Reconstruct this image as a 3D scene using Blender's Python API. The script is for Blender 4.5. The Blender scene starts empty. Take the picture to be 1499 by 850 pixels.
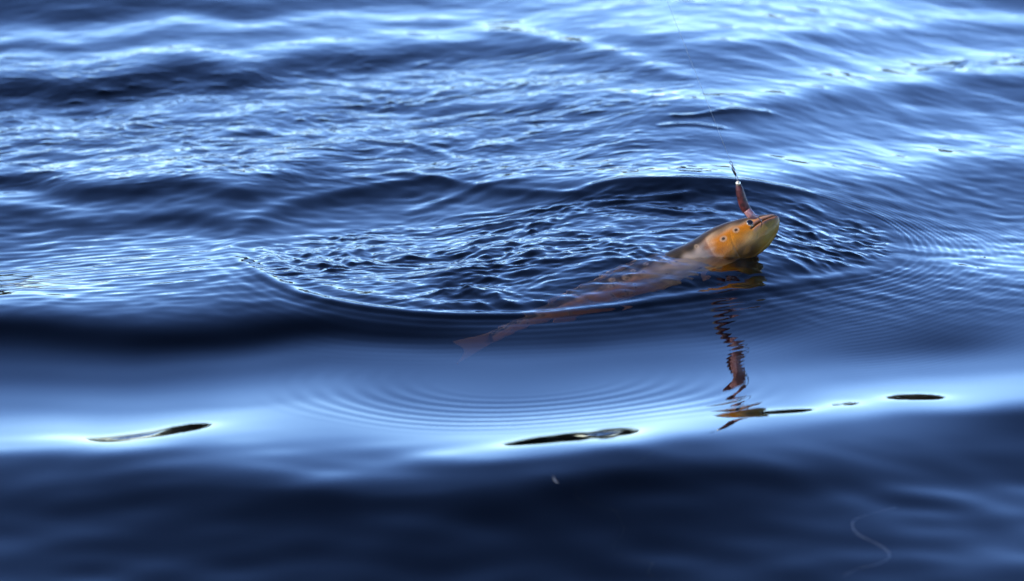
import bpy, bmesh, math, random
import numpy as np
from mathutils import Vector, Matrix

# ---------------------------------------------------------------- camera, sky, sun, exposure
PITCH = math.radians(13.0); DIST = 7.0; F = 7000.0; W0, H0 = 1499.0, 850.0     # F in photo pixels
CAM = np.array([0.0, -DIST*math.cos(PITCH), DIST*math.sin(PITCH)]); HC = CAM[2]
scene = bpy.context.scene
col = scene.collection
cam_d = bpy.data.cameras.new('camera'); cam = bpy.data.objects.new('camera', cam_d); col.objects.link(cam)
cam.location = CAM; cam.rotation_euler = (math.pi/2 - PITCH, 0, 0)
cam_d.sensor_width = 36.0; cam_d.lens = 36.0*F/W0
cam_d.clip_start = 0.05; cam_d.clip_end = 3000
cam_d.dof.use_dof = True; cam_d.dof.focus_distance = 7.05; cam_d.dof.aperture_fstop = 5.6
scene.camera = cam

SUN_EL, SUN_AZ = math.radians(34), math.radians(-110)      # azimuth clockwise from +Y: left of and behind the camera
world = bpy.data.worlds.new('World'); scene.world = world; world.use_nodes = True
wn = world.node_tree.nodes; wl = world.node_tree.links
sky = wn.new('ShaderNodeTexSky'); sky.sky_type = 'NISHITA'; sky.sun_disc = False
sky.sun_elevation = SUN_EL; sky.sun_rotation = SUN_AZ
sky.altitude = 0; sky.air_density = 0.6; sky.dust_density = 0.0; sky.ozone_density = 6.0
bg = wn['Background']; bg.inputs['Strength'].default_value = 0.15
gm = wn.new('ShaderNodeGamma'); gm.inputs['Gamma'].default_value = 1.7
wb = wn.new('ShaderNodeMix'); wb.data_type = 'RGBA'; wb.blend_type = 'MULTIPLY'; wb.inputs['Factor'].default_value = 1.0
wb.inputs['B'].default_value = (1.04, 0.645, 0.435, 1)                    # the camera's cool white balance
wl.new(sky.outputs['Color'], gm.inputs['Color']); wl.new(gm.outputs['Color'], wb.inputs['A']); wl.new(wb.outputs['Result'], bg.inputs['Color'])
sd_ = bpy.data.lights.new('sun', 'SUN'); sd_.energy = 2.5; sd_.angle = math.radians(0.53); sd_.color = (1.0, 0.87, 0.68)
sun = bpy.data.objects.new('sun', sd_); col.objects.link(sun)
sdir = Vector((math.sin(SUN_AZ)*math.cos(SUN_EL), math.cos(SUN_AZ)*math.cos(SUN_EL), math.sin(SUN_EL)))   # towards the sun
sun.rotation_euler = sdir.to_track_quat('Z', 'Y').to_euler(); sun.location = (-5, -5, 6)
vs = scene.view_settings; vs.view_transform = 'Standard'; vs.look = 'None'; vs.gamma = 1.0; vs.use_curve_mapping = False
vs.exposure = 1.1
scene.cycles.max_bounces = 12; scene.cycles.transmission_bounces = 10; scene.cycles.glossy_bounces = 6
scene.cycles.sample_clamp_indirect = 0; scene.cycles.blur_glossy = 3.0; scene.cycles.caustics_refractive = True; scene.cycles.caustics_reflective = True

# ---------------------------------------------------------------- helpers
def PL(s):
    return np.array([[float(a) for a in p.split(',')] for p in s.split(';')])
def px_ground(u, v, z=0.0):
    """photo pixel -> point of the plane z (works on arrays)"""
    u = np.asarray(u, float); v = np.asarray(v, float)
    cx, cy = (u-W0/2)/F, -(v-H0/2)/F
    dx = cx; dy = math.cos(PITCH) + cy*math.sin(PITCH); dz = -math.sin(PITCH) + cy*math.cos(PITCH)
    k = (z-HC)/dz
    return CAM[0]+k*dx, CAM[1]+k*dy
def px_at_y(u, v, y):
    cx, cy = (u-W0/2)/F, -(v-H0/2)/F
    d = np.array([cx, math.cos(PITCH)+cy*math.sin(PITCH), -math.sin(PITCH)+cy*math.cos(PITCH)])
    return CAM + d*((y-CAM[1])/d[1])
def project(x, y, z):
    dy = y-CAM[1]; dz = z-CAM[2]
    f = dy*math.cos(PITCH) - dz*math.sin(PITCH); f = np.maximum(f, 0.2)
    up = dy*math.sin(PITCH) + dz*math.cos(PITCH)
    return W0/2 + F*x/f, H0/2 - F*up/f
def link(name, me, parent=None, mat=None, **props):
    o = bpy.data.objects.new(name, me); col.objects.link(o)
    if parent is not None: o.parent = parent
    if mat is not None and me is not None: me.materials.append(mat)
    for k, v in props.items(): o[k] = v
    return o
def grid_mesh(name, P, close_v=False):
    """P: (n, m, 3) array -> quad mesh; close_v joins the last column to the first"""
    n, m = P.shape[:2]; idx = np.arange(n*m, dtype=np.int32).reshape(n, m)
    b = np.concatenate([idx, idx[:, :1]], 1) if close_v else idx
    q = np.stack([b[:-1, :-1], b[:-1, 1:], b[1:, 1:], b[1:, :-1]], -1).reshape(-1, 4)
    me = bpy.data.meshes.new(name)
    me.vertices.add(n*m); me.vertices.foreach_set('co', np.ascontiguousarray(P.reshape(-1), np.float32))
    me.loops.add(q.size); me.loops.foreach_set('vertex_index', q.reshape(-1))
    me.polygons.add(len(q)); me.polygons.foreach_set('loop_start', np.arange(0, q.size, 4, dtype=np.int32))
    me.polygons.foreach_set('use_smooth', np.ones(len(q), bool))
    me.update(calc_edges=True)
    return me
def nt(name):
    m = bpy.data.materials.new(name); m.use_nodes = True
    return m, m.node_tree.nodes, m.node_tree.links
def smooth(a, b, x):
    t = np.clip((x-a)/(b-a), 0, 1); return t*t*(3-2*t)

# ---------------------------------------------------------------- the water
# Wave layout: for every wave face the height above the horizon that it mirrors (L: 1 = bright low sky, 0 = dark high sky),
# which fixes its slope; the slopes are then summed up from near to far into real wave heights.
LAY = [PL(s) for s in '''0,-60,.4;400,-60,.5;750,-60,.7;1499,-60,.8
0,20,.3;190,10,.3;375,12,.4;560,10,.45;750,15,.75;935,15,.85;1125,12,.95;1310,16,.75;1499,10,.85
0,55,.85;190,38,.85;375,22,.95;560,25,.95;750,33,.94;935,31,.95;1050,45,.95;1125,37,.95;1250,26,.95;1499,20,.95
0,66,.4;190,55,.5;375,33,.5;560,38,.6;700,45,.7;750,46,.8;820,45,.6;935,50,.55;1050,60,.5;1125,55,.5;1310,46,.55;1499,40,.5
0,85,.85;190,72,.85;375,62,.85;560,50,.9;700,52,.95;800,55,.85;900,75,.75;1000,90,.6;1125,75,.6;1310,65,.6;1499,55,.65
0,130,.18;190,122,.1;300,110,.15;420,92,.3;560,95,.25;650,80,.35;750,66,.4;830,85,.45;935,105,.6;1000,108,.7;1125,98,.7;1310,85,.8;1499,68,.8
0,195,.9;190,165,.85;375,145,.8;560,125,.8;750,120,.9;870,118,.85;1000,130,.95;1125,122,.95;1310,103,1;1345,100,1.1;1400,96,1.16;1450,90,1.09;1499,82,1.12
0,220,.5;190,190,.6;375,165,.65;560,162,.5;750,165,.55;935,160,.5;1050,155,.35;1125,150,.4;1200,145,.4;1310,135,.45;1499,120,.35
0,240,.75;190,240,.95;280,244,1.05;375,228,.9;450,215,.85;560,195,.85;750,195,.7;935,185,.7;1125,180,.55;1310,170,.6;1499,160,.6
0,262,.15;100,270,.12;190,275,.12;300,268,.2;375,268,.15;450,255,.3;560,225,.5;750,215,.55;935,205,.5;1125,195,.5;1310,190,.6;1499,180,.65
0,282,.9;100,295,.7;190,305,.5;300,298,.5;375,297,.55;450,278,.4;560,245,.7;750,242,.95;935,240,1;1125,232,.95;1310,222,.9;1499,200,.95
0,305,.3;100,318,.25;190,320,.3;280,318,.12;375,312,.3;450,300,.2;560,290,.2;700,264,.3;750,278,.12;800,284,.3;850,285,.3;900,266,.12;935,262,.1;1080,264,.12;1125,275,.2;1200,270,.5;1310,280,.4;1499,250,.45
0,345,.5;100,348,.6;190,348,.75;280,348,.75;340,345,.7;400,335,.52;500,325,.5;600,315,.55;750,315,.55;900,310,.55;1080,310,.5;1200,315,.3;1310,325,.35;1400,310,.5;1499,290,.5
0,375,.55;100,372,.75;190,375,.85;280,372,.95;340,362,.8;400,375,.92;500,370,.88;600,365,.84;750,365,.7;900,350,.62;1080,345,.5;1200,350,.5;1310,365,.45;1400,380,.85;1499,380,.9
0,408,1.21;50,406,1.2;80,406,1.11;100,406,.92;190,420,.75;280,420,.7;340,405,.5;380,405,.4;430,412,.7;500,415,.8;600,415,.78;750,405,.42;850,405,.32;900,400,.2;980,395,.16;1080,388,.14;1130,385,.2;1200,385,.3;1310,400,.45;1400,410,.6;1499,410,.6
0,470,.05;100,480,.05;190,490,.05;280,495,.05;375,480,.04;450,478,.04;560,488,.06;650,490,.1;750,492,.22;850,490,.2;935,472,.2;1000,465,.22;1125,470,.25;1250,450,.4;1310,450,.45;1499,440,.5
0,535,.35;190,545,.4;375,525,.4;560,520,.45;750,535,.5;935,512,.45;1125,510,.5;1310,505,.35;1400,495,.3;1499,485,.5
0,580,.6;190,590,.7;375,585,.75;480,575,.75;560,580,.6;750,585,.6;935,570,.65;1125,560,.7;1310,545,.7;1499,520,.65
0,635,.95;70,630,1.06;110,632,1.04;145,638,1.09;165,635,1.13;195,631,1.155;235,626,1.13;270,620,1.15;300,616,1.1;330,612,.98;400,605,.9;480,600,.9;560,630,.85;650,655,.92;720,651,1.02;745,649,1.09;780,645,1.13;850,635,1.15;925,627,1.14;948,622,1.02;990,612,1.03;1030,609,.98;1105,600,1.08;1150,598,1.16;1185,596,1.12;1203,594,1.03;1212,592,1.08;1228,590,1.17;1255,588,1.1;1285,584,.99;1295,582,1.09;1335,579,1.15;1380,576,1.1;1395,575,.98;1420,574,.97;1499,555,.85
0,665,.4;190,665,.35;290,650,.6;375,660,.65;480,675,.6;560,688,.5;650,690,.35;750,680,.25;850,665,.3;935,655,.3;1000,648,.35;1125,640,.45;1225,625,.5;1335,610,.5;1499,600,.2
0,710,.2;190,710,.15;375,720,.12;560,740,.12;750,730,.1;850,710,.06;935,690,.08;1125,700,.12;1310,680,.3;1499,640,.25
0,800,.3;190,800,.2;375,800,.15;560,810,.15;750,790,.12;935,780,.12;1125,790,.2;1310,760,.3;1499,760,.4
0,900,.3;750,900,.2;1499,900,.35'''.split('\n')]
k = [i for i, l_ in enumerate(LAY) if l_[0, 1] == 635][0]; S_ = LAY[k]                       # the long crest: a thin sharp top
cap = np.interp(S_[:, 0], [0, 1020, 1060, 1185, 1220, 1499], [1.0, 1.0, .80, .80, .985, .985])
LAY[k+1:k+1] = [np.stack([S_[:, 0], S_[:, 1]+9, np.minimum(S_[:, 2]-.02, cap)], 1)]
LAY[k:k] = [np.stack([S_[:, 0], S_[:, 1]-10, np.minimum(S_[:, 2]-.02, cap)], 1)]
TL = [0, .05, .1, .2, .35, .5, .65, .8, .95, 1.0, 1.1, 1.2, 1.3]
TE = [66, 52, 39, 27, 18.5, 13.4, 9.8, 6.9, 5.0, 4.3, 1.2, -1.2, -4]
def tone(U, V):
    ys = np.array([np.interp(U, l[:, 0], l[:, 1]) for l in LAY]); ls = np.array([np.interp(U, l[:, 0], l[:, 2]) for l in LAY])
    out = np.zeros((len(V), len(U)))
    for j in range(len(U)):
        y = np.maximum.accumulate(ys[:, j]+np.arange(len(ys))*1e-3); l = ls[:, j]
        i = np.clip(np.searchsorted(y, V)-1, 0, len(y)-2)
        f = np.clip((V-y[i])/(y[i+1]-y[i]), 0, 1); f = f*f*(3-2*f)
        out[:, j] = l[i]*(1-f)+l[i+1]*f
    k = np.exp(-np.linspace(-2, 2, 9)**2); k /= k.sum()
    P = np.pad(out, ((0, 0), (4, 4)), 'edge')
    return sum(P[:, a:a+out.shape[1]]*k[a] for a in range(9))
U = np.arange(-240, 1741, 12.0); V = np.arange(930, -100, -1.0)
Lm = tone(np.clip(U, 0, 1499), V)
em = np.radians(np.interp(Lm, TL, TE))
dep = PITCH + np.arctan((V-425)/F)
Z0 = -0.033
r = np.full(len(U), (HC-Z0)/math.tan(dep[0])); z = np.full(len(U), Z0); Rm = [r]; Zm = [z]
for i in range(1, len(V)):
    m = -np.tan((dep[i]-em[i])/2)
    r1 = (HC-z+m*r)/(math.tan(dep[i])+m); z = z+m*(r1-r); r = r1; Rm.append(r); Zm.append(z)
Rm = np.array(Rm); Zm = np.array(Zm)
RG = np.arange(4.9, 10.6, 0.004)
HG = np.stack([np.interp(RG, Rm[:, j], Zm[:, j]) for j in range(len(U))], 1)      # height on (distance, direction)
def blur(A, s, axis):
    n = int(3*s)+1; k = np.exp(-0.5*(np.arange(-n, n+1)/s)**2); k /= k.sum()
    return np.apply_along_axis(lambda a: np.convolve(np.pad(a, n, 'edge'), k, 'valid'), axis, A)
LP = blur(HG, 90, 0); HG = blur(HG-LP, 1.4, 1)+blur(LP, 9, 1)              # long swell varies slowly sideways

def axis(c0, c1, step, c2, step2, far):
    a = np.arange(c0, c1+step/2, step); out = list(a)
    s = step
    lo, hi = [], []
    p = c1; 
    while p < far:
        s = min(s*1.12, step2) if p < c2 else s*1.25
        p += s; hi.append(p)
    p = c0; s = step
    while p > -far:
        s = min(s*1.12, step2) if p > -c2 else s*1.25
        p -= s; lo.append(p)
    return np.array(lo[::-1]+out+hi), len(lo), len(a)
DX, DY = 0.0034, 0.0042
gx, ix0, nx = axis(-1.07, 1.07, DX, 2.6, 0.03, 420.0)
gy, iy0, ny = axis(-1.75, 3.05, DY, 6.0, 0.04, 420.0)
X, Y = np.meshgrid(gx, gy)
# base waves sampled at every vertex
rr = np.hypot(X, Y-CAM[1]); uu = W0/2 + X/np.maximum(Y-CAM[1], .5)*F*math.cos(PITCH)
jr = np.clip((rr-RG[0])/0.004, 0, len(RG)-1.001); ju = np.clip((uu-U[0])/12.0, 0, len(U)-1.001)
a, b = jr.astype(int), ju.astype(int); fa, fb = jr-a, ju-b
Hb = HG[a, b]*(1-fa)*(1-fb)+HG[a+1, b]*fa*(1-fb)+HG[a, b+1]*(1-fa)*fb+HG[a+1, b+1]*fa*fb
inside = smooth(-230, -60, uu)*smooth(1740, 1560, uu)*smooth(4.9, 5.25, rr)*smooth(10.4, 9.6, rr)*(Y > CAM[1]+2)
Hb *= inside
# the lake beyond the frame goes on with the same kind of low swell
rng = np.random.default_rng(5)
Hs = np.zeros_like(X)
for k in range(16):
    lam = rng.uniform(0.35, 1.3); th = rng.normal(math.pi/2+0.25, 0.45); A = 0.075*lam/(2*math.pi)*rng.uniform(.6, 1)*0.55
    Hs += A*np.sin(2*math.pi/lam*(X*math.cos(th)+Y*math.sin(th))+rng.uniform(0, 6.28))
near = smooth(9, 4, np.hypot(X, Y*0.6))
Hw = Hb + Hs*(1-inside)*near
pu, pv = project(X, Y, Hb)                                      # photo position of every vertex, for the small ripples' extents

def fnoise(lmin, lmax, seed, aniso=1.0):
    """band-limited ripple field on the dense patch, unit rms slope"""
    g = np.random.default_rng(seed).normal(size=(ny, nx))
    fy = np.fft.fftfreq(ny, DY)[:, None]*aniso; fx = np.fft.rfftfreq(nx, DX)[None, :]
    k = np.hypot(fx, fy); m = smooth(1/lmax*.7, 1/lmax*1.3, k)*smooth(1/lmin*1.3, 1/lmin*.7, k)*np.maximum(k, 1e-6)**-1.9
    h = np.fft.irfft2(np.fft.rfft2(g)*m, s=(ny, nx))
    h /= np.gradient(h, DY, axis=0).std()
    out = np.zeros_like(X); out[iy0:iy0+ny, ix0:ix0+nx] = h
    return out
edge = smooth(-1.07, -.95, X)*smooth(1.07, .95, X)*smooth(-1.75, -1.6, Y)*smooth(3.05, 2.85, Y)
def chaikin(P, n=3, closed=False):
    for _ in range(n):
        Q = np.roll(P, -1, 0) if closed else P[1:]
        A = P if closed else P[:-1]
        N = np.empty((2*len(A), 2)); N[0::2] = A*.75+Q*.25; N[1::2] = A*.25+Q*.75
        P = N if closed else np.vstack([P[:1], N, P[-1:]])
    return P
SUB = (slice(iy0, iy0+ny), slice(ix0, ix0+nx))
XS, YS = X[SUB], Y[SUB]; US, VS = pu[SUB], pv[SUB]
def world_line(s, closed=False):
    p = chaikin(PL(s)[:, :2], 2, closed)
    # distance along the ray such that the point lies on the base wave surface
    x, y = px_ground(p[:, 0], p[:, 1])
    for _ in range(12):
        jj = np.clip(np.round((y-gy[iy0])/DY).astype(int), 0, ny-1); ii = np.clip(np.round((x-gx[ix0])/DX).astype(int), 0, nx-1)
        zz = Hb[SUB][jj, ii]; x1, y1 = px_ground(p[:, 0], p[:, 1], zz); x, y = .5*x+.5*x1, .5*y+.5*y1
    return np.stack([x, y], 1)
def dist_line(P, closed=False):
    D = np.full(XS.shape, 9.0); T = np.zeros(XS.shape); n = len(P)
    for i in range(n if closed else n-1):
        A, B = P[i], P[(i+1) % n]; d = B-A; L2 = max(d@d, 1e-12)
        t = np.clip(((XS-A[0])*d[0]+(YS-A[1])*d[1])/L2, 0, 1)
        q = np.hypot(XS-A[0]-t*d[0], YS-A[1]-t*d[1]); m = q < D
        D[m] = q[m]; T[m] = (i+t[m])/n
    return D, T
def inside_poly(P):
    c = np.zeros(XS.shape, bool); n = len(P)
    for i in range(n):
        (x0, y0), (x1, y1) = P[i], P[(i+1) % n]
        if abs(y1-y0) < 1e-9: continue
        c ^= ((y0 > YS) != (y1 > YS)) & (XS < (x1-x0)*(YS-y0)/(y1-y0)+x0)
    return c
def blob(cu, cv, ru, rv, p=1.0):
    return np.exp(-(((US-cu)/ru)**2+((VS-cv)/rv)**2)**p)
h2 = np.zeros(XS.shape)
# the disturbed patch round the fish: a ring wave with chop inside it and capillary ripples running ahead
RING = world_line('330,368;380,400;430,428;500,445;600,459;700,463;800,461;900,450;1000,436;1100,424;1200,412;1290,396;1330,372;1310,335;1250,305;1180,285;1080,266;980,262;900,264;840,284;760,300;680,305;600,318;520,332;450,345;390,352;350,358', True)
D, T = dist_line(RING, True); ins = inside_poly(RING); sdist = np.where(ins, -D, D)
chop = smooth(0.01, -0.06, sdist)
nz = lambda *a, **k: fnoise(*a, **k)[SUB]
deg = math.pi/180
def sharp(a, k):
    s = a.std(); return (np.exp(k*a/s)-1)/k*s
wx, wy = nz(.16, .5, 41), nz(.16, .5, 42); wx *= .019/wx.std(); wy *= .019/wy.std()
JJ, II = np.mgrid[0:ny, 0:nx]
def warp(A, k=1.0):
    """stretch and crowd a ripple field the way moving water does"""
    j = np.clip(JJ+k*wy/DY, 0, ny-1.001); i = np.clip(II+k*wx/DX, 0, nx-1.001); a_, b_ = j.astype(int), i.astype(int); p, q_ = j-a_, i-b_
    return A[a_, b_]*(1-p)*(1-q_)+A[a_+1, b_]*p*(1-q_)+A[a_, b_+1]*(1-p)*q_+A[a_+1, b_+1]*p*q_
patch = .65+.7*smooth(-1, 1.4, (lambda a: a/a.std())(nz(.15, .5, 31)))
h2 += chop*patch*(sharp(warp(nz(.04, .15, 11, aniso=.8)), .3)*3.8*deg + sharp(warp(nz(.016, .045, 12)), .3)*3.4*deg + nz(.012, .03, 14)*1.8*deg)*(1-.6*blob(1000, 398, 90, 22)-.5*blob(1075, 392, 50, 16))*(0.75+0.4*blob(700, 385, 260, 45)-.35*blob(480, 325, 110, 22)-.3*blob(640, 300, 120, 18))
h2 += chop*blob(730, 390, 130, 36)*nz(.07, .2, 13)*5*deg
nearside = smooth(330, 400, VS)
h2 += 0.0032*np.exp(-(sdist/0.016)**2)*nearside*smooth(1330, 1200, US)
h2 += 0.0020*np.exp(-((sdist+.055)/0.018)**2)*nearside
lam = 0.013 + 0.009*smooth(1250, 1000, US)*nearside
h2 += 0.00036*(1+.7*smooth(1150, 1280, US))*(lam/0.016)*np.sin(2*math.pi*sdist/lam)*smooth(0, .012, sdist)*np.exp(-np.maximum(sdist, 0)/(.045+.075*smooth(950, 1250, US)))*(nearside+smooth(1120, 1220, US)*(1-nearside))
rx, ry = world_line('1090,345;1091,345;1092,345')[1]
rc = np.hypot(XS-rx, (YS-ry)*0.8)
# older rings running out towards the shore side
rx, ry = world_line('770,548;771,548;772,548')[1]
rc = np.hypot(XS-rx, YS-ry)
h2 += 0.00013*np.sin(2*math.pi*rc/0.030+.8*np.sin(XS*7))*smooth(.10, .20, rc)*smooth(.40, .28, rc)*smooth(535, 575, VS)
# single ridges
def ridge(s, amp, w, off=0.0):
    global h2
    P = world_line(s); d, t = dist_line(P); h2 += amp*np.exp(-(d/w)**2)*np.clip(np.minimum(t, 1-t)*6, 0, 1)
ridge('335,372;345,352;365,328;400,308;450,290;520,276;600,264;660,258', .0022, .022)
ridge('560,252;620,258;690,272;760,280;850,284', .0024, .014)
ridge('590,315;640,300;680,282;720,268;760,262', .0018, .018)
ridge('840,286;870,270;910,262;1000,261;1080,264;1130,272;1200,286', .0034, .018)
ridge('690,45;760,50;830,62;900,80;960,100;1000,118', .0030, .035)
ridge('520,205;570,208;620,214;670,236', .0026, .016)
ridge('1050,163;1080,160;1130,165', .0020, .014)
ridge('980,170;1020,168;1050,163', .0022, .012)
ridge('960,185;1010,180;1060,188', .0020, .014)
ridge('1340,108;1400,100;1499,84', .0014, .02)
# general ripples: rougher towards the far left, glassy near the shore
far = smooth(290, 240, VS)
h2 += far*((sharp(warp(nz(.02, .08, 21)), .4)*1.35*(patch+.2)+warp(nz(.012, .03, 27), .7)*1.3)*deg+nz(.07, .2, 22)*1.3*deg)*smooth(1150, 800, US)*smooth(40, 130, VS)
h2 += far*(nz(.03, .09, 23)*.6*deg+nz(.1, .3, 26)*.7*deg)*(1-.6*smooth(1150, 800, US)*smooth(40, 130, VS))
h2 += smooth(200, 300, VS)*smooth(500, 420, VS)*(1-chop)*(nz(.03, .10, 24)*1.1*deg)
h2 += smooth(620, 720, VS)*(nz(.08, .35, 25, aniso=.8)*1.2*deg)
left = blob(150, 390, 190, 45)
h2 += left*0.00020*np.sin(2*math.pi*(YS*1.0-XS*.12+0.02*np.sin(XS*9))/0.028)
Hw[SUB] += h2*edge[SUB]
P = np.stack([X, Y, Hw], -1)
wm, n, l = nt('lake_water'); n.clear()
out = n.new('ShaderNodeOutputMaterial'); gl = n.new('ShaderNodeBsdfGlass'); gl.inputs['IOR'].default_value = 1.333; gl.inputs['Roughness'].default_value = 0.0
va = n.new('ShaderNodeVolumeAbsorption'); va.inputs['Color'].default_value = (.82, .56, .30, 1); va.inputs['Density'].default_value = 4.0
l.new(gl.outputs[0], out.inputs['Surface']); l.new(va.outputs[0], out.inputs['Volume'])
water = link('water', grid_mesh('water', P), None, wm, kind='structure')
def flat(name, x0, x1, y0, y1, z, mat):
    me = bpy.data.meshes.new(name); me.from_pydata([(x0, y0, z), (x1, y0, z), (x1, y1, z), (x0, y1, z)], [], [(0, 1, 2, 3)]); return link(name, me, None, mat, kind='structure')
bm_, n, l = nt('peat_bed'); n['Principled BSDF'].inputs['Base Color'].default_value = (.03, .022, .014, 1); n['Principled BSDF'].inputs['Roughness'].default_value = .9
bed = flat('lake_bed', -430, 430, -430, 430, -2.5, bm_)

# ---------------------------------------------------------------- far shore (mirrored in the backs of the waves)
def prin(name, base, rough=.6, **kw):
    m, n, l = nt(name); b = n['Principled BSDF']
    b.inputs['Base Color'].default_value = (*base, 1); b.inputs['Roughness'].default_value = rough
    for k, v in kw.items(): b.inputs[k.replace('_', ' ')].default_value = v
    return m, n, l, b
rnd = random.Random(3)
bx = np.linspace(-330, 330, 111); by = np.linspace(0, 1, 9)
bank = np.zeros((9, 111, 3))
shore = 148 + 9*np.sin(bx*.021+1) + 4*np.sin(bx*.075) + 2*np.sin(bx*.31)
for i, t in enumerate(by):
    bank[i, :, 0] = bx; bank[i, :, 1] = shore + t*110; bank[i, :, 2] = -0.7 + 1.3*smooth(0, .05, t) + 1.2*t + .25*np.sin(bx*.4+i)*(i > 0)
m, n, l, b = prin('bank_earth', (.16, .10, .045), .95)
no = n.new('ShaderNodeTexNoise'); no.inputs['Scale'].default_value = .6; cr = n.new('ShaderNodeValToRGB')
cr.color_ramp.elements[0].color = (.03, .022, .008, 1); cr.color_ramp.elements[1].color = (.10, .06, .02, 1)
tc = n.new('ShaderNodeTexCoord'); l.new(tc.outputs['Object'], no.inputs['Vector']); l.new(no.outputs['Fac'], cr.inputs['Fac']); l.new(cr.outputs['Color'], b.inputs['Base Color'])
link('far_shore', grid_mesh('far_shore', bank), None, m, kind='structure')
verts, faces = [], []
for k in range(420):
    x = rnd.uniform(-190, 190); y = 148+9*math.sin(x*.021+1)+4*math.sin(x*.075)+rnd.uniform(5, 30); hgt = rnd.uniform(5.5, 9)*(1+.08*math.sin(x*.11)); conif = rnd.random() < .6
    z0 = .45
    # trunk: a tapered four-sided post
    b0 = len(verts)
    for zz, rr_ in ((0, .16), (hgt*.9, .03)):
        for q in range(4): verts.append((x+rr_*math.cos(q*1.5708), y+rr_*math.sin(q*1.5708), z0+zz))
    for q in range(4): faces.append((b0+q, b0+(q+1) % 4, b0+4+(q+1) % 4, b0+4+q))
    for q in range(140):
        t = rnd.random()**.8; zz = hgt*(.02+.98*t)
        R = hgt*(.26*(1-t)+.02) if conif else hgt*.34*math.sqrt(max(0.02, 1-(2*t-1)**2))
        a = rnd.uniform(0, 6.283); q_ = R*math.sqrt(rnd.random()); s = hgt*rnd.uniform(.06, .11)
        c = Vector((x+q_*math.cos(a), y+q_*math.sin(a), z0+zz)); d1 = Vector((rnd.gauss(0, 1), rnd.gauss(0, 1), rnd.gauss(0, .5))).normalized()*s; d2 = d1.cross(Vector((rnd.gauss(0, 1), rnd.gauss(0, 1), rnd.gauss(0, 1)))).normalized()*s*.7
        b0 = len(verts); verts += [c-d1, c+d2, c+d1, c-d2]; faces.append((b0, b0+1, b0+2, b0+3))
me = bpy.data.meshes.new('far_wood'); me.from_pydata([tuple(v) for v in verts], [], faces)
m, n, l, b = prin('wood_foliage', (.035, .045, .015), .8)
no = n.new('ShaderNodeTexNoise'); no.inputs['Scale'].default_value = .25; cr = n.new('ShaderNodeValToRGB'); tc = n.new('ShaderNodeTexCoord')
cr.color_ramp.elements[0].position = .4; cr.color_ramp.elements[1].position = .62
cr.color_ramp.elements[0].color = (.006, .010, .003, 1); cr.color_ramp.elements[1].color = (.024, .018, .005, 1)
l.new(tc.outputs['Object'], no.inputs['Vector']); l.new(no.outputs['Fac'], cr.inputs['Fac']); l.new(cr.outputs['Color'], b.inputs['Base Color'])
link('far_wood', me, None, m, kind='stuff', label='dark trees on the far shore mirrored in the wave crests', category='wood')

# ---------------------------------------------------------------- the trout
def catmull(P, n):
    P = np.asarray(P, float); Q = np.vstack([2*P[0]-P[1], P, 2*P[-1]-P[-2]])
    out = []
    for i in range(len(P)-1):
        p0, p1, p2, p3 = Q[i:i+4]
        for t in np.linspace(0, 1, n, endpoint=False):
            out.append(.5*((2*p1)+(-p0+p2)*t+(2*p0-5*p1+4*p2-p3)*t*t+(-p0+3*p1-3*p2+p3)*t**3))
    out.append(P[-1]); out = np.array(out)
    s = np.concatenate([[0], np.cumsum(np.linalg.norm(np.diff(out, axis=0), axis=1))])
    return out, s
def nrm(v): return v/np.linalg.norm(v, axis=-1, keepdims=True)
SP = [px_at_y(1140, 318, .095), px_at_y(1100, 338, .090), px_at_y(1058, 360, .078), np.array([.272, .060, .020]), np.array([.205, .020, -.010]),
      np.array([.130, -.050, -.040]), np.array([.060, -.125, -.052]), np.array([.005, -.195, -.054]), np.array([-.030, -.240, -.062])]
raw, rs = catmull(SP, 30)
LEN = rs[-1]
ss = np.concatenate([LEN*.0+np.linspace(0, .13, 130), np.linspace(.13, LEN, 150)[1:]])
C = np.stack([np.interp(ss, rs, raw[:, k]) for k in range(3)], 1)
Tn = nrm(np.gradient(C, ss, axis=0))
for _ in range(6): Tn[1:-1] = nrm(Tn[:-2]+2*Tn[1:-1]+Tn[2:])
up0 = np.stack([np.zeros(len(ss)), np.interp(ss, [0, .12, .3, LEN], [.28, .22, .05, .0]), np.ones(len(ss))], 1)      # rolled slightly, belly to the camera
Up = nrm(up0 - (up0*Tn).sum(1, keepdims=True)*Tn); Sd = np.cross(Up, -Tn)*-1.0
if Sd[10, 1] > 0: Sd = -Sd
K = np.array([[0, .0015, .0015, .0015], [.0015, .005, .007, .006], [.006, .009, .014, .011], [.015, .0125, .022, .0155], [.03, .018, .031, .021], [.05, .0235, .036, .0255], [.075, .028, .0385, .0285], [.10, .032, .0395, .030],
              [.16, .042, .046, .033], [.26, .048, .048, .034], [.36, .040, .038, .027], [.44, .028, .026, .017], [.51, .021, .020, .010], [.7, .022, .021, .006]])
hd, hv, wd = [np.interp(ss, K[:, 0], K[:, k]) for k in (1, 2, 3)]
def sm1(a):
    for _ in range(8): a[2:-1] = (a[1:-2]+2*a[2:-1]+a[3:])/4
    return a
hd, hv, wd = sm1(hd), sm1(hv), sm1(wd)
M_ = 144; ph = np.arange(M_)/M_*2*math.pi                       # 0 = back, +90 deg = side turned to the camera
S2, PH = np.meshgrid(ss, ph, indexing='ij')
c, s_ = np.cos(PH), np.sin(PH)
pw = lambda v, e: np.sign(v)*np.abs(v)**e
side = np.where(PH > math.pi, 2*math.pi-PH, PH)                  # 0..pi on both flanks, for symmetric features
hh = np.where(c > 0, hd[:, None], hv[:, None])
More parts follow.
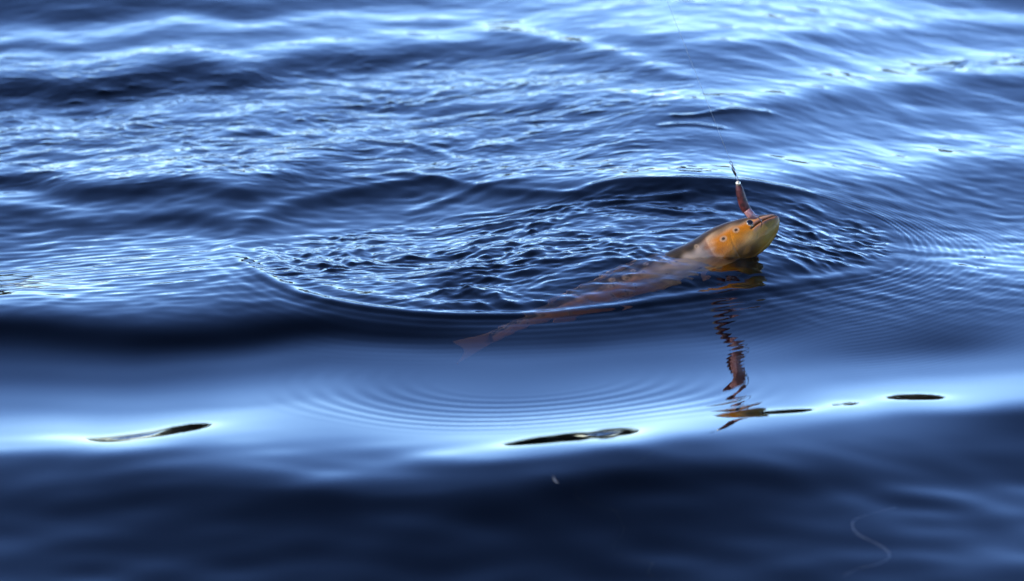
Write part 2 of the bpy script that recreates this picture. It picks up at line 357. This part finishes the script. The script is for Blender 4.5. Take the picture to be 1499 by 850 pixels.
# features: gape, gill cover edge, gill-cover plates, throat seam, eye socket
mouth_ph = np.interp(S2, [0, .012, .03, .047], [math.radians(a) for a in (48, 60, 71, 79)])
md = (side-mouth_ph)*np.interp(S2, [0, .015, .05], [.006, .018, .024])
gape = .9*np.exp(-(md/.0015)**2)*smooth(.050, .044, S2)*smooth(-.001, .002, S2)
lip = np.exp(-((md-.0042)/.0030)**2)*smooth(.050, .040, S2)*.6+np.exp(-((md+.0042)/.0024)**2)*smooth(.050, .040, S2)*.8
gill_s = .108 + .010*np.cos((side-math.radians(95))*1.5) - .020*smooth(2.1, 3.1, side)
gd = S2-gill_s
gill = np.where(gd > 0, np.exp(-gd/.006), 0)*smooth(.35, .8, side)*smooth(-.0005, .004, gd)
pre_s = .078+.008*np.cos((side-math.radians(105))*1.6)
pre = np.exp(-((S2-pre_s)/.0016)**2)*smooth(.9, 1.3, side)*smooth(2.9, 2.4, side)
seam = np.exp(-((side-2.62-.3*smooth(.02, .09, S2))/.05)**2)*smooth(.01, .03, S2)*smooth(.105, .085, S2)
EYE_S, EYE_P = .0445, math.radians(56)
ed = np.hypot(S2-EYE_S, (side-EYE_P)*.024)
sock = np.exp(-(ed/.0065)**2)
cheek = np.exp(-(((S2-.088)/.014)**2+((side-1.75)/.45)**2))
scale = 1 - .22*gape + .035*lip - .03*gill - .016*pre - .05*seam - .05*sock + .05*cheek
Pf = C[:, None]+(pw(c, .95)*hh*scale)[..., None]*Up[:, None]+(pw(s_, .9)*wd[:, None]*scale)[..., None]*Sd[:, None]
def surf(s, p, out=0.0):
    """point and outward normal of the skin at length s, angle p"""
    i = int(np.argmin(abs(ss-s))); j = int(round(p/(2*math.pi)*M_)) % M_
    q = Pf[i, j]; nn = nrm(np.cross(Pf[i, (j+1) % M_]-Pf[i, j-1], Pf[min(i+1, len(ss)-1), j]-Pf[max(i-1, 0), j]))
    if nn@(q-C[i]) < 0: nn = -nn
    return q+nn*out, nn
# skin colours (natural markings: dark back, amber head, spots with pale rims; plus painted shade under the head)
def mixc(A, col_, f): return A*(1-f[..., None])+np.array(col_)*f[..., None]
n1 = np.sin(S2*190+3*np.sin(side*5))*np.sin(side*9+S2*70); n2 = np.sin(S2*83+side*4)*np.sin(side*7.3-S2*131+1)
colr = np.ones(S2.shape+(3,))*np.array([.42, .27, .15])
colr = mixc(colr, (.26, .20, .16), smooth(.105, .125, S2)*smooth(.4, .8, side)); colr = mixc(colr, (.62, .46, .30), smooth(.13, .18, S2)*smooth(.6, 1.2, side))                       # flank
colr = mixc(colr, (.66, .46, .18), smooth(1.75, 2.3, side)*smooth(.10, .16, S2))                     # golden belly
colr = mixc(colr, (.42, .19, .07), smooth(.22, .30, S2)*smooth(.5, 1.0, side)*.95)                   # russet tail half
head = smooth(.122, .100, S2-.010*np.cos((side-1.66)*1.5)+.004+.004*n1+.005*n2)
colr = mixc(colr, (.42, .125, .002), head*smooth(.65, 1.1, side))
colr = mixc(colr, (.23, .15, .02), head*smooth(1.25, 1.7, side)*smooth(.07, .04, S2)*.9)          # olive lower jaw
colr = mixc(colr, (.045, .018, .003), head*smooth(1.6, 2.1, side)*smooth(.025, .065, S2)*.95)           # brown throat, shade of the head's underside painted in
colr = mixc(colr, (.25, .085, .004), head*smooth(-.2, 1.0, n2+.5*n1)*smooth(.9, 1.3, side)*.55); colr = mixc(colr, (.60, .22, .006), head*np.exp(-(((S2-.075)/.02)**2+((side-1.5)/.35)**2))*.6)
colr = mixc(colr, (.45, .30, .12), seam*.5)
colr = mixc(colr, (.60, .34, .10), np.exp(-(((S2-.055)/.011)**2+((side-1.75)/.22)**2))*.55)
colr = mixc(colr, (.035, .026, .016), smooth(.95, .45, side+.12*n2)*smooth(-.01, .01, S2))           # back
colr = mixc(colr, (.09, .045, .01), head*smooth(.8, .5, side)*.4)
colr = mixc(colr, (.23, .15, .15), np.clip(lip, 0, 1)*.85)
colr = mixc(colr, (.03, .012, .010), np.clip(gape*1.1, 0, 1))
colr = mixc(colr, (.16, .05, .03), gill*.75)
colr = mixc(colr, (.22, .085, .008), pre*.3)
colr *= (1+.13*n1+.10*n2)[..., None]
srng = np.random.default_rng(8)
spots = [(.0705, math.radians(62), .0030), (.0935, math.radians(68), .0028)]
for k in range(45):
    spots.append((srng.uniform(.125, LEN-.03), math.radians(srng.uniform(15, 125)), srng.uniform(.0018, .0036)))
for (s0, p0, r0) in spots:
    i0, i1 = np.searchsorted(ss, [s0-.015, s0+.015]); wl_ = np.interp(s0, ss, wd)*1.15
    dd = np.hypot(S2[i0:i1]-s0, (side[i0:i1]-p0)*wl_)
    sub = colr[i0:i1]; sub = mixc(sub, (.42, .30, .19), smooth(r0*2.3, r0*1.3, dd)*.6); sub = mixc(sub, (.022, .014, .010), smooth(r0*1.1, r0*.7, dd)*(.95 if s0 < .11 else .6)); colr[i0:i1] = sub
colr = np.clip(colr, 0, 1)
fm = grid_mesh('body', Pf, True)
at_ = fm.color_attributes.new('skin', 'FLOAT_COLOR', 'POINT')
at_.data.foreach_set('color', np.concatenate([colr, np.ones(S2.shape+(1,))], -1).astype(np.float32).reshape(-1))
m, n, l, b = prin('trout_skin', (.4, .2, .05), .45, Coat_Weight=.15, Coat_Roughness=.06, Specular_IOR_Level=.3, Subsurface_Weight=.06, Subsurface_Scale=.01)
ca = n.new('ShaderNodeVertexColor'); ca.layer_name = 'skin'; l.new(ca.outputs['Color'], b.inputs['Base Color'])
vo = n.new('ShaderNodeTexVoronoi'); vo.inputs['Scale'].default_value = 480; bu = n.new('ShaderNodeBump'); bu.inputs['Strength'].default_value = .35; bu.inputs['Distance'].default_value = .0008
tc = n.new('ShaderNodeTexCoord'); l.new(tc.outputs['Object'], vo.inputs['Vector']); l.new(vo.outputs['Distance'], bu.inputs['Height']); l.new(bu.outputs['Normal'], b.inputs['Normal'])
trout = bpy.data.objects.new('trout', None); col.objects.link(trout); trout.empty_display_size = .05
base = Vector(C[120]); trout.location = base
trout['label'] = 'golden spotted trout with its head raised out of the water'; trout['category'] = 'fish'
def part(name, me, mat, parent=trout):
    o = link(name, me, parent, mat); o.matrix_parent_inverse = Matrix.Translation(-base) if parent is trout else Matrix.Identity(4)
    return o
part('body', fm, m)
def ball(r, seg=24, flat_=1.0):
    b_ = bmesh.new(); bmesh.ops.create_uvsphere(b_, u_segments=seg, v_segments=seg//2, radius=r); bmesh.ops.scale(b_, vec=(1, 1, flat_), verts=b_.verts)
    me_ = bpy.data.meshes.new('ball'); b_.to_mesh(me_); b_.free()
    for p in me_.polygons: p.use_smooth = True
    return me_
iris = prin('iris', (.30, .22, .12), .3, Coat_Weight=1.0)[0]; pupil = prin('pupil', (.008, .008, .010), .2, Coat_Weight=1.0)[0]
for sg in (1, -1):
    p, nn = surf(EYE_S, EYE_P if sg > 0 else 2*math.pi-EYE_P, -.0022)
    q = Vector(nn).to_track_quat('Z', 'Y').to_matrix().to_4x4()
    me_ = ball(.0070, 24, .62); me_.transform(Matrix.Translation(Vector(p)) @ q); e = part('eye', me_, iris)
    me_ = ball(.0048, 20, .4); me_.transform(Matrix.Translation(Vector(p)+Vector(nn)*.0031) @ q)
    o = link('pupil', me_, e, pupil)
# fins: thin rayed sheets with real thickness
def fin(name, root, tip, mat, nr=14, nt_=10, thick=.0011, seed=0):
    """root, tip: polylines (k,3); rays run from root to tip"""
    f_ = np.random.default_rng(seed); R0, _ = catmull(root, 12); T0, _ = catmull(tip, 12)
    a_ = np.linspace(0, 1, nr*3+1); ra = np.stack([np.interp(a_, np.linspace(0, 1, len(R0)), R0[:, k]) for k in range(3)], 1); ta = np.stack([np.interp(a_, np.linspace(0, 1, len(T0)), T0[:, k]) for k in range(3)], 1)
    t = np.linspace(0, 1, nt_)[:, None, None]
    G = ra[None]*(1-t)+ta[None]*t
    nn = nrm(np.cross(ra[-1]-ra[0], (ta-ra).mean(0))); w = (np.arange(len(a_)) % 3 == 0)*.0006
    th = (thick*(1-.75*t[..., 0])+w[None])[..., None]*.5
    A = G+nn*th; B = G-nn*th
    P_ = np.concatenate([A, B[:, ::-1]], 1)
    me_ = grid_mesh(name, P_, True)
    return part(name, me_, mat)
m, n, l, b = prin('fin_membrane', (.36, .17, .06), .4, Transmission_Weight=.15)
wv = n.new('ShaderNodeTexNoise'); wv.inputs['Scale'].default_value = 160; cr = n.new('ShaderNodeValToRGB'); cr.color_ramp.elements[0].color = (.22, .10, .035, 1); cr.color_ramp.elements[1].color = (.46, .24, .10, 1)
l.new(wv.outputs['Fac'], cr.inputs['Fac']); l.new(cr.outputs['Color'], b.inputs['Base Color']); finm = m
iE = len(ss)-4; t_, u_, s__ = Tn[iE], Up[iE], Sd[iE]; ce = C[iE]
fin('caudal_fin', [ce+u_*.020, ce+u_*.0, ce-u_*.020], [ce+t_*.085+u_*.062, ce+t_*.066+u_*0, ce+t_*.088-u_*.060], finm, 18)
def at_s(s): i = int(np.argmin(abs(ss-s))); return C[i], Tn[i], Up[i], Sd[i], hd[i], hv[i]
def mid_fin(name, s0, s1, hgt, top, sweep, k=12):
    rt, tp = [], []
    for f in (0, .5, 1):
        c_, t_, u_, d_, a_, b_ = at_s(s0+(s1-s0)*f); sgn = 1 if top else -1; e_ = (a_ if top else b_)*.93
        rt.append(c_+u_*sgn*e_); tp.append(c_+u_*sgn*(e_+hgt*(1, .85, .5)[int(f*2)])+t_*sweep)
    fin(name, rt, tp, finm, k)
mid_fin('dorsal_fin', .235, .30, .011, True, .030)
mid_fin('adipose_fin', .415, .428, .016, True, .016, 5)
mid_fin('anal_fin', .385, .425, .038, False, .022, 9)
for nm, sp, leng, pa in (('pectoral_fin', .135, .042, 2.95), ('pelvic_fin', .285, .048, 2.65)):
    for sg in (1, -1):
        p, nn = surf(sp, pa if sg > 0 else 2*math.pi-pa, -.002); p2, n2_ = surf(sp+.016, (pa-.12) if sg > 0 else 2*math.pi-pa+.12, -.002); _, t_, u_, d_, _, _ = at_s(sp)
        o_ = t_*leng*.98+nn*leng*.12
        fin(nm, [p, (p+p2)/2, p2], [p+o_*1.05, (p+p2)/2+o_+nn*.006, p2+o_*.65], finm, 9)

# ---------------------------------------------------------------- lure, hook, swivel, line
def tube(name, pts, radii, mat, parent=None, seg=10, n_=8, caps=True, **props):
    Pt, s = catmull(pts, n_); rk = np.interp(np.linspace(0, 1, len(Pt)), np.linspace(0, 1, len(radii)), radii)
    T = nrm(np.gradient(Pt, axis=0)); ref = np.array([0, 1.0, .1]); A = nrm(ref-(T@ref)[:, None]*T); B = np.cross(T, A)
    th = np.arange(seg)/seg*2*math.pi
    G = Pt[:, None]+rk[:, None, None]*(np.cos(th)[None, :, None]*A[:, None]+np.sin(th)[None, :, None]*B[:, None])
    if caps: G = np.concatenate([np.repeat(Pt[:1, None], seg, 1), G, np.repeat(Pt[-1:, None], seg, 1)], 0)
    return link(name, grid_mesh(name, G, True), parent, mat, **props)
LY = .058
q = lambda u, v, y=LY: px_at_y(u, v, y)
rub, n, l, b = prin('lure_rubber', (.17, .035, .03), .45, Coat_Weight=.08, Coat_Roughness=.15, Specular_IOR_Level=.3, Subsurface_Weight=.05, Subsurface_Scale=.003)
no = n.new('ShaderNodeTexNoise'); no.inputs['Scale'].default_value = 130; cr = n.new('ShaderNodeValToRGB'); tc = n.new('ShaderNodeTexCoord')
cr.color_ramp.elements[0].color = (.02, .004, .004, 1); cr.color_ramp.elements[1].color = (.10, .018, .016, 1); cr.color_ramp.elements[0].position = .35; cr.color_ramp.elements[1].position = .7
l.new(tc.outputs['Object'], no.inputs['Vector']); l.new(no.outputs['Fac'], cr.inputs['Fac']); l.new(cr.outputs['Color'], b.inputs['Base Color'])
steel = prin('hook_steel', (.22, .22, .23), .22, Metallic=1.0)[0]; brass = prin('bead_brass', (.85, .72, .5), .18, Metallic=.6, Coat_Weight=1.0)[0]; pink = prin('tail_rubber', (.38, .17, .16), .3, Coat_Weight=.5)[0]
lure = bpy.data.objects.new('worm_lure', None); col.objects.link(lure); lure.empty_display_size = .03
lure['label'] = 'dark red rubber worm lure with brass bead hooked in the trout'; lure['category'] = 'lure'
tube('worm_body', [q(1081, 270), q(1083, 279), q(1086, 291), q(1090, 302), q(1096, 311)], [.0040, .0058, .0066, .0070, .0074, .0064], rub, lure, 18)
tube('worm_tail', [q(1093, 307, .056), q(1099, 314, .056), q(1105, 317, .057), q(1110, 316, .059)], [.0058, .0062, .0042, .0018], pink, lure, 14)
me_ = ball(.0037, 20); me_.transform(Matrix.Translation(Vector(q(1080.5, 268, .0555)))); link('bead', me_, lure, brass)
tube('hook', [q(1103, 313, .060), q(1110, 318, .058), q(1115, 325, .059), q(1114, 332, .066)], [.0007]*3+[.0004], steel, lure, 8)
sw = tube('swivel', [q(1077, 257), q(1075.5, 252), q(1073, 246), q(1071.5, 242)], [.0010, .0022, .0026, .0021, .0009], steel, lure, 12)
def ring(cu, cv, rad, ang, parent):
    c_ = q(cu, cv); a_ = np.linspace(0, 2*math.pi, 17)[:-1]; ux = nrm(q(cu+math.sin(ang), cv-math.cos(ang))-c_); uy = np.array([0, 1.0, 0])*.6+np.cross(ux, [0, 1.0, 0])*.8
    pts = [c_+ux*math.cos(t)*rad*1.5+uy*math.sin(t)*rad for t in a_]; pts.append(pts[0])
    return tube('ring', pts, [.0005]*3, steel, parent, 6, 2, False)
ring(1078.4, 260, .0022, -.35, sw); ring(1070.3, 238.5, .0021, -.35, sw)
tube('leader_wire', [q(1079, 263), q(1080, 265), q(1080.6, 267)], [.0005]*3, steel, lure, 6)
lm = prin('line_nylon', (.78, .84, .9), .25)[0]
p0 = q(1069.5, 236); p1 = px_at_y(1000, 60, -.35); dirn = p1-p0
fl = tube('fishing_line', [p0+dirn*t+np.array([0, 0, -.05])*max(0, t)*(4.2-t)*.0 for t in (0, 1, 2.2, 4, 7, 10)], [.00022]*6, lm, None, 6, 6,
     label='thin pale fishing line running up from the worm lure', category='fishing line')

# ---------------------------------------------------------------- loose line and fibre on the foreground water
def on_water(u, v, dz):
    x, y = px_ground(u, v); z_ = 0
    for _ in range(14):
        j = int(np.clip(round((y-gy[iy0])/DY), 0, ny-1)); i = int(np.clip(round((x-gx[ix0])/DX), 0, nx-1)); z_ = .5*z_+.5*Hw[SUB][j, i]
        x, y = px_ground(u, v, z_)
    return np.array([x, y, z_+dz])
slack = prin('slack_nylon', (.20, .25, .34), .35)[0]
tube('slack_line', [on_water(a, b_, -.0001) for a, b_ in ((1312, 742), (1288, 748), (1262, 756), (1248, 764), (1254, 780), (1276, 792), (1296, 803), (1302, 814), (1286, 825), (1258, 832), (1236, 842))], [.00022]*4, slack, None, 6, 6,
     label='loose pale nylon line lying in a curve on the dark foreground water', category='fishing line')
tube('floating_fibre', [on_water(a, b_, .0003) for a, b_ in ((810, 697), (811, 701), (814, 705), (818, 707))], [.0002, .0005, .0005, .0002], prin('fibre', (.2, .22, .25), .7)[0], None, 6, 6,
     label='tiny curled pale fibre floating on the dark foreground water', category='fibre')
